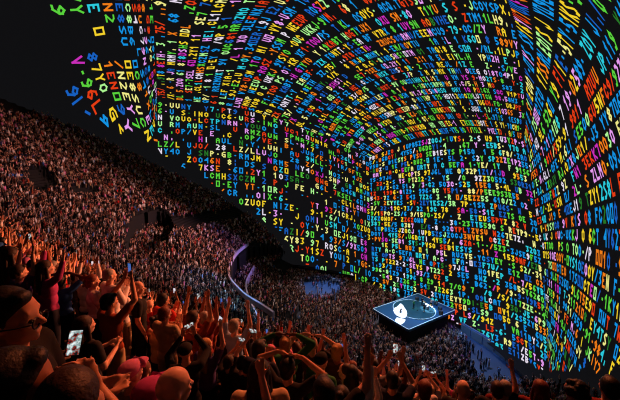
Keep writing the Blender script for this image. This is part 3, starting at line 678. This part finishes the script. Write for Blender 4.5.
# ---------------------------------------------------------------- the rest of the rows
RK_CACHE = {}
def rows_positions(spacing):
    zk = np.arange(.25, 58, ROW)
    for k in range(len(zk)-1):
        a = 64.0
        while a < 338:
            kn = knots(a); r0 = np.interp(zk[k]-.25 if k else 0, ZLEV, kn); r1 = np.interp(zk[k+1]-.25, ZLEV, kn)
            r = r0+(r1-r0)*.45
            x = BOWL[0]+r*math.cos(math.radians(a)); y = BOWL[1]+r*math.sin(math.radians(a))
            yield k, a, x, y, zk[k], r1-r0
            a += math.degrees(spacing/r)
near, far = [], []
pr = random.Random(5)
SECT = (140, 166, 198, 222, 238, 276, 300)                      # stair aisles between the seating blocks
for k, a, x, y, z, dep in rows_positions(.56):
    if pr.random() < (.05 if k > 50 and a > 215 else .13): continue
    r = math.hypot(x-BOWL[0], y-BOWL[1])
    x += pr.gauss(0, .05); y += pr.gauss(0, .05)
    if any(abs(a-s)*PI/180*r < .75 and k < 46 for s in SECT): continue
    if not in_dome(x, y, z+1.9, .6): continue
    d = math.hypot(x, y)
    if d < 1.5: continue
    if any(inside(x, y, p) for p in AISLES): continue
    if k < 7 and a < 136: continue
    zz = lowered(x, y, z)
    if zz != z and zz < FLOOR_Z+.3: zz = FLOOR_Z+.35
    P = project((x, y, zz+1.62))
    if d < 16:
        if P is None or not (-6 < P[0] < 626 and P[1] < 404): continue
        if any((x-tx)**2+(y-ty)**2 < tr*tr for tx, ty, tr in TAKEN): continue
        if P[2] < (3.6 if P[0] > 330 else 3.4 if P[0] > 150 else 5.0): continue
        near.append((P[2], x, y, zz))
    elif P is None or not (-60 < P[0] < 700): continue
    else: far.append((x+pr.uniform(-.32, .32), y+pr.uniform(-.32, .32), zz))
near.sort()
N_NEAR = 300-len(HERO)
for d, x, y, z in near[N_NEAR:]: far.append((x, y, z))
near = near[:N_NEAR]
TOPS = ['black']*8+['charcoal']*5+['navy']*3+['dark red']*4+['white']*4+['grey']*3+['rust']*3+['pink']*2+['blue']*2+['olive', 'brown', 'purple', 'beige', 'pale blue', 'red', 'magenta', 'green']
POSE_W = ['down']*7+['clap']*4+['both_up']*3+['right_up']*2+['left_up']*2+['film']+['film_high']+['head']+['low']*2+['wide']+['point']
POSE_T = {'down': 'arms down', 'clap': 'clapping', 'both_up': 'both arms straight up', 'right_up': 'right arm raised', 'left_up': 'left arm raised, bent', 'film': 'filming at eye level',
          'film_high': 'filming overhead', 'head': 'hands on the head', 'low': 'hands held low in front', 'wide': 'arms spread wide overhead', 'point': 'one arm pointing up'}
for d, x, y, z in near:
    while True:
        pose = pr.choice(POSE_W); top = pr.choice(TOPS); slv = pr.choice(('short', 'short', 'long')); hair = pr.choice(('short', 'short', 'cropped', 'long', 'long', 'bun', 'curly', None))
        hc = pr.choice(('black', 'black', 'brown', 'brown', 'brown', 'blond', 'grey', 'auburn')); cap = pr.choice(TOPS) if pr.random() < .1 else None
        if hair == 'curly' and hc not in ('black', 'brown'): continue
        if hair is None: hc = 'brown'; cap = None
        if cap: hair = 'cropped'; hc = 'brown'
        key = (top, slv, hair, hc, pose, cap)
        if key not in USED: USED.add(key); break
    s = pr.uniform(.92, 1.05); face = to_stage(x, y)+pr.gauss(0, .22)
    b = person(x, y, z, face, pose, pr.choice(('fair', 'fair', 'tan', 'tan', 'brown', 'dark')), hair, hc, top, slv, pr.choice((0, 1, 1, 2)), s, cap, tilt=0)
    head = 'bald' if hair is None and not cap else 'wearing a '+cap+' cap' if cap else 'with '+{'short': 'short '+hc+' hair', 'cropped': 'cropped '+hc+' hair', 'long': 'long '+hc+' hair', 'bun': 'a '+hc+' hair bun', 'curly': 'curly '+hc+' hair'}[hair]
    short_ = ('person in a '+top+' '+('long-sleeved top' if slv == 'long' else 't-shirt')+' '+head)
    tag(b, short_.replace('person in a olive', 'person in an olive')+', '+POSE_T[pose], 'person', 'people in the nearest rows')
    if pose in ('film', 'film_high'):
        phone(b, (0, .40, 1.81) if pose == 'film' else (0, .34, 1.99), ('phone of ' if pose == 'film' else 'raised phone of ')+short_.replace('person in a olive', 'person in an olive'), pr.choice((0, 0, PI/2)), 0, 0, pr.choice((SCR, SCR, SCRB, SCRW)))

# the crowd on the arena floor
cr = random.Random(8)
gy = FLOOR_Z
yy = 30.0
while yy < 104:
    xx = -24.0
    while xx < 40:
        x = xx+cr.uniform(-.25, .25); y = yy+cr.uniform(-.3, .3); xx += .58
        r, a = polar(x, y)
        if not in_dome(x, y, 0, 2.5): continue
        if a > 60 and a < 345 and r > knots(a)[0]-.8: continue
        v = Matrix.Rotation(-STAGE_RZ, 2) @ Vector((x-STAGE.x, y-STAGE.y))
        if abs(v.x) < SL/2+.5 and abs(v.y) < SW/2+.5: continue
        if SW/2-1 < v.y < SW/2+5 and 0 < v.x < 8 and cr.random() < .9: continue
        keep = .93
        if inside(x, y, BLUE_A): keep = .10
        if inside(x, y, BLUE_B): keep = .13
        if any((x-wx)**2+(y-wy)**2 < 2.2 for wx, wy, _ in wall) or any((x-wx)**2+(y-wy)**2 < 3 for wx, wy, _ in ap): continue
        if cr.random() > keep: continue
        far.append((x, y, gy))
    yy += .60

# simple figures, many thousands, as one crowd
def figure(pose):
    bm = bmesh.new()
    def part(fn, mi):
        n0 = len(bm.faces); fn(); bm.faces.ensure_lookup_table()
        for f in list(bm.faces)[n0:]: f.material_index = mi
    part(lambda: (ring_capsule(bm, (0, 0, .9), (0, 0, 1.38), .15, .17, 6, .7)), 2)
    part(lambda: [ring_capsule(bm, (s*.09, 0, .9), (s*.1, 0, .06), .085, .055, 4) for s in (-1, 1)], 3)
    part(lambda: bmesh.ops.create_icosphere(bm, subdivisions=1, radius=1, matrix=Matrix.Translation((0, .02, 1.60)) @ Matrix.Diagonal((.082, .10, .12, 1))), 0)
    part(lambda: bmesh.ops.create_icosphere(bm, subdivisions=1, radius=1, matrix=Matrix.Translation((0, -.02, 1.645)) @ Matrix.Diagonal((.09, .10, .105, 1))), 1)
    for s in (-1, 1):
        arm = ARM[POSES[pose][0 if s > 0 else 1]]; S = Vector(mx(SHO, s)); E = Vector(mx(arm[0], s)); W = Vector(mx(arm[1], s)); H = W+Vector(mx(arm[2], s)).normalized()*.16
        part(lambda: ring_capsule(bm, S, E, .06, .05, 4), 2); part(lambda: ring_capsule(bm, E, H, .045, .035, 4), 0)
    bm.verts.ensure_lookup_table()
    V = np.array([v.co[:] for v in bm.verts]); T, M = [], []
    bmesh.ops.triangulate(bm, faces=bm.faces[:])
    for f in bm.faces: T.append([v.index for v in f.verts]); M.append(f.material_index)
    bm.free(); return V, np.array(T), np.array(M)
FIG = [figure(p) for p in ('down', 'down', 'down', 'clap', 'clap', 'right_up', 'both_up', 'film')]
skl = list(SKIN.values()); hrl = list(HAIRC.values()); cll = [CLOTH[c] for c in ('black', 'charcoal', 'navy', 'dark red', 'white', 'pink', 'grey', 'blue', 'rust', 'beige', 'brown', 'pale blue', 'red')]
CM = skl+hrl+cll+DENIM; o1 = len(skl); o2 = o1+len(hrl); o3 = o2+len(cll)
clw = [34, 6, 4, 3, 7, 2, 2, 1, 1, 1, 2, 1, 1]
def crowd_mesh(name, pts):
    VV, TT, MM = [], [], []; n = 0
    for x, y, z in pts:
        V, T, M = FIG[cr.randrange(len(FIG))]
        a = to_stage(x, y)+cr.gauss(0, .25); s = cr.uniform(.92, 1.06); c, sn = math.cos(a), math.sin(a)
        W = np.empty_like(V); W[:, 0] = (V[:, 0]*c-V[:, 1]*sn)*s+x; W[:, 1] = (V[:, 0]*sn+V[:, 1]*c)*s+y; W[:, 2] = V[:, 2]*s+z
        pal = np.array([cr.choices(range(o1), (4, 4, 4, 4))[0], o1+cr.choices(range(5), (6, 4, .5, 1, .7))[0], o2+cr.choices(range(len(cll)), clw)[0], o3+cr.choices(range(3), (3, 5, 1))[0]])
        VV.append(W); TT.append(T+n); MM.append(pal[M]); n += len(V)
    return np_mesh(name, np.concatenate(VV), tris=np.concatenate(TT), matidx=np.concatenate(MM))
def is_floor(p): return p[2] < FLOOR_Z+.2
tag(obj('crowd', crowd_mesh('crowd', [p for p in far if not is_floor(p)]), CM), 'dense audience filling the raked stands all the way up to the screen', 'crowd', kind='stuff')
tag(obj('crowd', crowd_mesh('floor_crowd', [p for p in far if is_floor(p)]), CM), 'standing audience packed on the arena floor around the stage', 'crowd', kind='stuff')
print('crowd', len(far), 'near', len(near))

# ---------------------------------------------------------------- the band on the stage
def on_stage(px, py): 
    v = Matrix.Rotation(STAGE_RZ, 2) @ Vector((px, py)); return v.x+STAGE.x, v.y+STAGE.y
front = math.radians(122)
BAND = [((22.55, 61.9), 1.06, 'clap', 'green', 'performer in a green-lit top alone at the centre of the turntable'), ((24.2, 60.3), 0, 'low', 'black', 'performer in black near the front of the drum kit'),
        ((26.6, 62.6), 0, 'low', 'grey', 'drummer in grey sitting behind the drum kit'), ((24.9, 63.3), 0, 'low', 'navy', 'performer in navy at the far side of the drum kit')]
for i, ((x, y), h, pose, top, lab) in enumerate(BAND):
    inring = math.hypot(x-STAGE.x, y-STAGE.y) < TR
    tag(person(x, y, ST+(.105 if inring else .005), front+.3*i, pose, 'fair', 'short', 'black', top, 'long', 1, 1.0), lab, 'person', 'performers on the stage')
kit = empty('drum_kit', (25.75, 61.75, ST+.105), front)
tag(kit, 'drum kit with pale shells and cymbals on the right half of the turntable', 'drums')
shell = mat('drum_shell', (206, 210, 216), rough=.3); skin_ = mat('drum_skin', (236, 236, 232), rough=.6); brass = mat('cymbal_brass', (200, 170, 90), rough=.3, metal=1); chrome = mat('drum_chrome', (190, 190, 196), rough=.25, metal=1)
RX = Matrix.Rotation(PI/2, 4, 'X')
bm = bmesh.new(); cyl(bm, (0, .45, .33), .33, .45, 24, None, RX); b_ = obj('bass_drum', bm, shell, kit)
bm = bmesh.new(); cyl(bm, (0, .685, .33), .31, .02, 24, None, RX); obj('drum_head', bm, skin_, b_)
for x, y, z, r, h in ((-.28, .42, .86, .18, .22), (.28, .42, .86, .19, .24), (-.62, -.1, .58, .19, .16), (.68, -.1, .36, .24, .48)):
    bm = bmesh.new(); cyl(bm, (x, y, z), r, h, 20); d_ = obj('drum', bm, shell, kit)
    bm = bmesh.new(); cyl(bm, (x, y, z+h/2+.006), r*.96, .012, 20); obj('drum_head', bm, skin_, d_)
    bm = bmesh.new(); [tube(bm, [(x+r*.8*math.cos(t), y+r*.8*math.sin(t), z-h/2), (x+r*.95*math.cos(t), y+r*.95*math.sin(t), .0)], .015, 5) for t in (0, 2.1, 4.2)]; obj('leg', bm, chrome, d_)
for x, y, z, r in ((-.75, .45, 1.25, .24), (.75, .45, 1.3, .26), (-.95, .05, .95, .18)):
    bm = bmesh.new(); cyl(bm, (x, y, z), r, .03, 24, .04); c_ = obj('cymbal', bm, brass, kit)
    bm = bmesh.new(); tube(bm, [(x, y, z), (x, y, 0)], .015, 6); obj('stand', bm, chrome, c_)
for i, (x, y) in enumerate(((27.9, 61.0), (28.0, 63.6), (24.6, 65.6), (27.3, 59.2))):
    am = empty('amplifier', (x, y, ST+.005), front+.2*i)
    tag(am, ('grey amplifier cabinet beyond the turntable, nearest the right corner', 'grey amplifier cabinet behind the drummer', 'grey amplifier cabinet near the back edge of the stage', 'grey amplifier cabinet at the front edge right of the ring')[i], 'amplifier', 'amplifiers on the stage')
    bm = bmesh.new(); box(bm, (0, 0, .45), (.8, .4, .9)); bmesh.ops.bevel(bm, geom=bm.edges[:], offset=.03, segments=2, affect='EDGES'); obj('cabinet', bm, mat('amp_vinyl', (70, 72, 78), rough=.6), am)
    bm = bmesh.new(); box(bm, (0, .205, .38), (.7, .02, .62)); obj('grille', bm, mat('amp_grille', (120, 116, 106), rough=.8, bump=.5, scale=200), am)
    bm = bmesh.new(); box(bm, (0, .205, .78), (.7, .02, .10)); obj('control_panel', bm, chrome, am)
mic = empty('microphone_stand', (23.0, 60.9, ST+.105)); tag(mic, 'thin microphone stand beside the performer at the turntable centre', 'microphone')
bm = bmesh.new(); cyl(bm, (0, 0, .015), .16, .03, 20); obj('base', bm, mat('stage_black'), mic)
bm = bmesh.new(); tube(bm, [(0, 0, .03), (0, 0, 1.45)], .014, 6); obj('pole', bm, chrome, mic)
bm = bmesh.new(); ell(bm, (0, .03, 1.5), (.03, .05, .03)); obj('microphone', bm, mat('mic_black', (20, 20, 22), rough=.5), mic)

# ---------------------------------------------------------------- light
w = bpy.data.worlds.new('world'); scn.world = w; w.use_nodes = True
w.node_tree.nodes['Background'].inputs[0].default_value = (.004, .003, .004, 1); w.node_tree.nodes['Background'].inputs[1].default_value = 1
def spot(name, loc, aim, rgb, watts, angle, size=.6, blend=.6):
    l = bpy.data.lights.new(name, 'SPOT'); l.energy = watts; l.color = srgb(*rgb)[:3]; l.spot_size = math.radians(angle); l.spot_blend = blend; l.shadow_soft_size = size
    o = bpy.data.objects.new(name, l); COL.objects.link(o); o.location = loc
    o.rotation_euler = (Vector(aim)-Vector(loc)).to_track_quat('-Z', 'Y').to_euler(); return o
def aim(az, el): return math.sin(math.radians(az)), math.cos(math.radians(az)), math.tan(math.radians(el))
spot('amber_spot', (31, 38, 33), (31-30*.89, 38-30*.45, 33-4.5), (255, 140, 92), 215000, 49, 1.0, .95)
spot('red_spot', (12, 42, 60), (1.0, 3.6, 29.6), (255, 124, 74), 110000, 17, .6, .9)
spot('rose_spot', (22, 80, 40), (-18, 46, 18), (255, 140, 112), 215000, 62, 1.0, .9)
spot('rose_spot', (14, 90, 30), (-34, 58, 22), (255, 178, 166), 215000, 58, 1.0, .9)
spot('white_spot', (26, 70, 45), (6, 60, -2), (255, 222, 214), 170000, 62, 1.0, .8)
spot('cool_spot', (28, 64, 40), (22, 46, -2), (170, 196, 255), 50000, 50, 1.0, .8)
spot('blue_spot', (8, 84, 14), (3.5, 80.5, -2), (96, 160, 255), 26000, 50, .5, .6)
spot('blue_spot', (27, 52, 14), (33, 50, -2), (96, 150, 255), 6000, 62, .5, .7)
spot('blue_spot', (25, 56, 5), (33, 55, -.6), (70, 150, 255), 3000, 70, .4, .8)
spot('white_spot', (28, 66, 16), (25.8, 61.8, 2.4), (240, 244, 255), 40000, 14, .2, .5)
spot('blue_spot', (24, 62, 22), (22.5, 61.6, 1.6), (90, 200, 255), 9000, 48, .5)
spot('violet_spot', (33, 57, 10), (30.0, 61.2, 1.6), (170, 90, 255), 1600, 50, .3)
spot('green_spot', (24, 61, 14), (22.6, 61.8, 1.6), (60, 255, 120), 2500, 12, .3)
spot('violet_spot', (-4, 80, 14), (-19, 78, 9), (190, 150, 255), 9000, 70, .3)
spot('cyan_spot', (0, 60, 14), (-13, 54, 8), (80, 190, 255), 26000, 60, .3)
vs_ = scn.view_settings; scn.display_settings.display_device = 'sRGB'
vs_.view_transform = 'Standard'; vs_.look = 'None'; vs_.exposure = 0; vs_.gamma = 1; vs_.use_curve_mapping = False
scn.cycles.filter_width = 1.1
